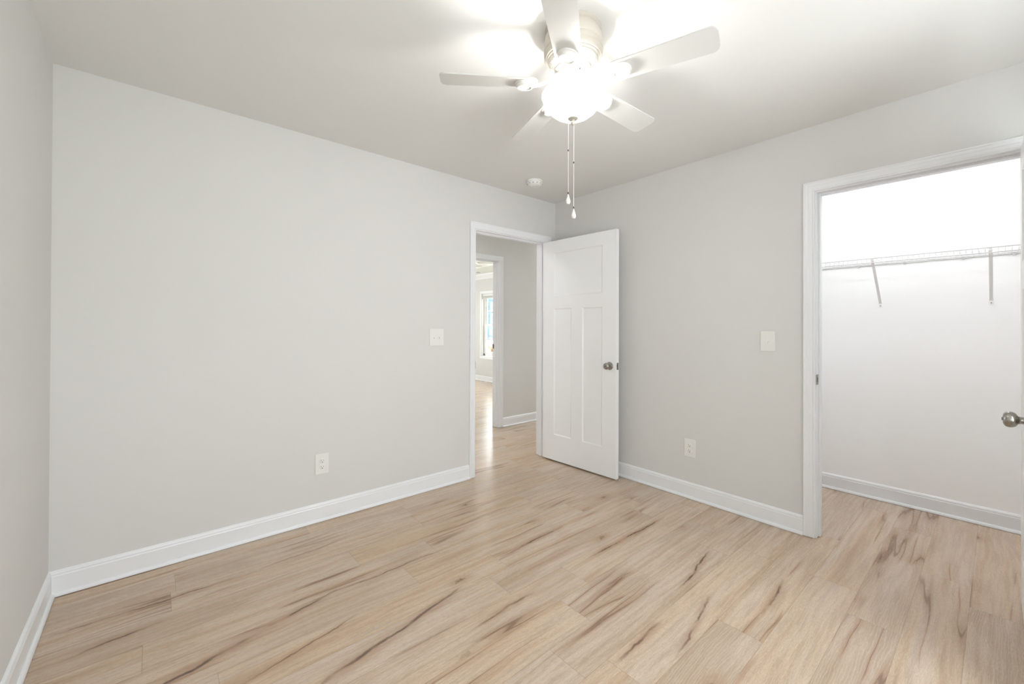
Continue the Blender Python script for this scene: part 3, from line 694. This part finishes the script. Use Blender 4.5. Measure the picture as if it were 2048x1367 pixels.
# recessed light of the far room
rl = empty('recessed_light', (2.47, 4.69, H)); tag(rl, 'small round recessed light in the far room ceiling', 'recessed light')
bm = NB(); lathe(bm, [(0.052, 0.0), (0.078, 0.0), (0.078, -0.004), (0.070, -0.006), (0.052, -0.003), (0.052, 0.0)], 36); link('trim_ring', bm, M_PLATE2, rl, True)
bm = NB(); lathe(bm, [(0, -0.001), (0.054, -0.001), (0.054, -0.0016), (0, -0.0016)], 36); link('lens', bm, M_SLOT, rl, True)

# ------------------------------------------------------------------ closet shelf
sh = empty('wire_shelf', (1.02, -2.31, 1.70)); tag(sh, 'white wire closet shelf with diagonal braces on the closet wall', 'shelf')
Y0, Y1 = -0.985, 0.985; DPT = 0.305
def sy(y): return y
bm = NB()
for x, z, r in ((-0.006, 0, 0.0030), (-DPT, 0.012, 0.0034), (-DPT-0.001, -0.018, 0.0034), (-0.10, -0.004, 0.0028), (-0.21, -0.004, 0.0028)):
    tube(bm, [(x, Y0, z), (x, Y1, z)], r, 8)
link('rails', bm, M_WIRE, sh, True)
bm = NB(); k = 0; y = Y0+0.02
while y < Y1-0.01:
    tube(bm, [(-0.006, y, 0.002), (-DPT+0.004, y, 0.0035), (-DPT-0.003, y, 0.010), (-DPT-0.004, y, -0.018)], 0.0011, 6); y += 0.0254
link('cross_wires', bm, M_WIRE, sh, True)
for yb in (-2.262+2.31, -2.788+2.31, -1.735+2.31):
    bm = NB(); w_ = 0.008
    a = Vector((-DPT+0.002, 0, -0.004)); b = Vector((-0.010, 0, -0.278)); d_ = (b-a).normalized(); nr = Vector((-d_.z, 0, d_.x))
    sec = lambda c, q=1.0: [c + Vector((0, yb-w_*q, 0)), c + Vector((0, yb+w_*q, 0)), c + Vector((0, yb+w_*q, 0)) + nr*0.006, c + Vector((0, yb-w_*q, 0)) + nr*0.006]
    prism(bm, [sec(a+Vector((-0.004, 0, 0.020)), 0.8), sec(a), sec(b), sec(b+Vector((0.008, 0, -0.004)))])
    br = link('support_brace', bm, M_BRACE, sh)
    bm = NB(); box(bm, (-0.003, yb-0.011, -0.308), (0.0, yb+0.011, -0.268), 0.001); ft = link('brace_foot', bm, M_BRACE, sh)
    bm = NB(); lathe(bm, [(0, 0), (0.0035, 0), (0.003, 0.002), (0, 0.0025)], 12, Matrix.Translation((-0.003, yb, -0.298)) @ Matrix.Rotation(-PI/2, 4, 'Y')); link('foot_screw', bm, M_NICK, ft, True)
for yb in (-0.83, -0.57, -0.36, -0.08, 0.17, 0.42, 0.68, 0.90):
    bm = NB(); box(bm, (-0.012, yb-0.006, -0.012), (0.0, yb+0.006, 0.010), 0.0015); link('wall_clip', bm, M_WIRE, sh)

# closet ceiling lamp (the light that pours out of the closet)
cl = empty('closet_ceiling_light', (0.60, -2.49, H)); tag(cl, 'flush round disc light on the closet ceiling', 'ceiling light')
bm = NB(); lathe(bm, [(0, 0), (0.100, 0), (0.100, -0.012), (0.094, -0.022), (0.082, -0.024), (0.082, -0.018), (0, -0.018)], 48); link('lamp_housing', bm, M_PLATE2, cl, True)
bm = NB(); lathe(bm, [(0, -0.018), (0.080, -0.018), (0.080, -0.0225), (0, -0.0225)], 48); link('diffuser', bm, M_CBULB, cl, True)

# unseen strip light added to fill the closet, above the door head
st = empty('added_closet_light', (0.21, -2.35, H)); tag(st, 'unseen white strip light added on the closet ceiling above the door', 'ceiling light')
bm = NB(); box(bm, (-0.075, -0.82, -0.030), (0.075, 0.82, 0.0), 0.004); link('fixture_body', bm, M_PLATE2, st)
bm = NB(); prism(bm, [[Vector((0.062*math.cos(PI*q/10), y, -0.030-0.034*math.sin(PI*q/10))) for q in range(11)] for y in (-0.80, 0.80)]); link('diffuser', bm, M_STRIP, st, True)

# unseen dome lamps added to brighten the hall behind the doorway
for hx, where in ((-1.75, 'left of the bedroom doorway'), (2.05, 'near the added window at the hall end')):
    hl = empty('added_hall_light', (hx, 0.65, H)); tag(hl, 'unseen white dome light added on the hall ceiling, ' + where, 'ceiling light', 'added hall dome lights')
    bm = NB(); lathe(bm, [(0, 0), (0.150, 0), (0.150, -0.018), (0.142, -0.022), (0, -0.022)], 40); link('base_plate', bm, M_PLATE2, hl, True)
    bm = NB(); lathe(bm, [(0.138, -0.022), (0.136, -0.040), (0.115, -0.066), (0.075, -0.084), (0.03, -0.092), (0, -0.093)], 40); link('glass_dome', bm, M_DOME, hl, True)
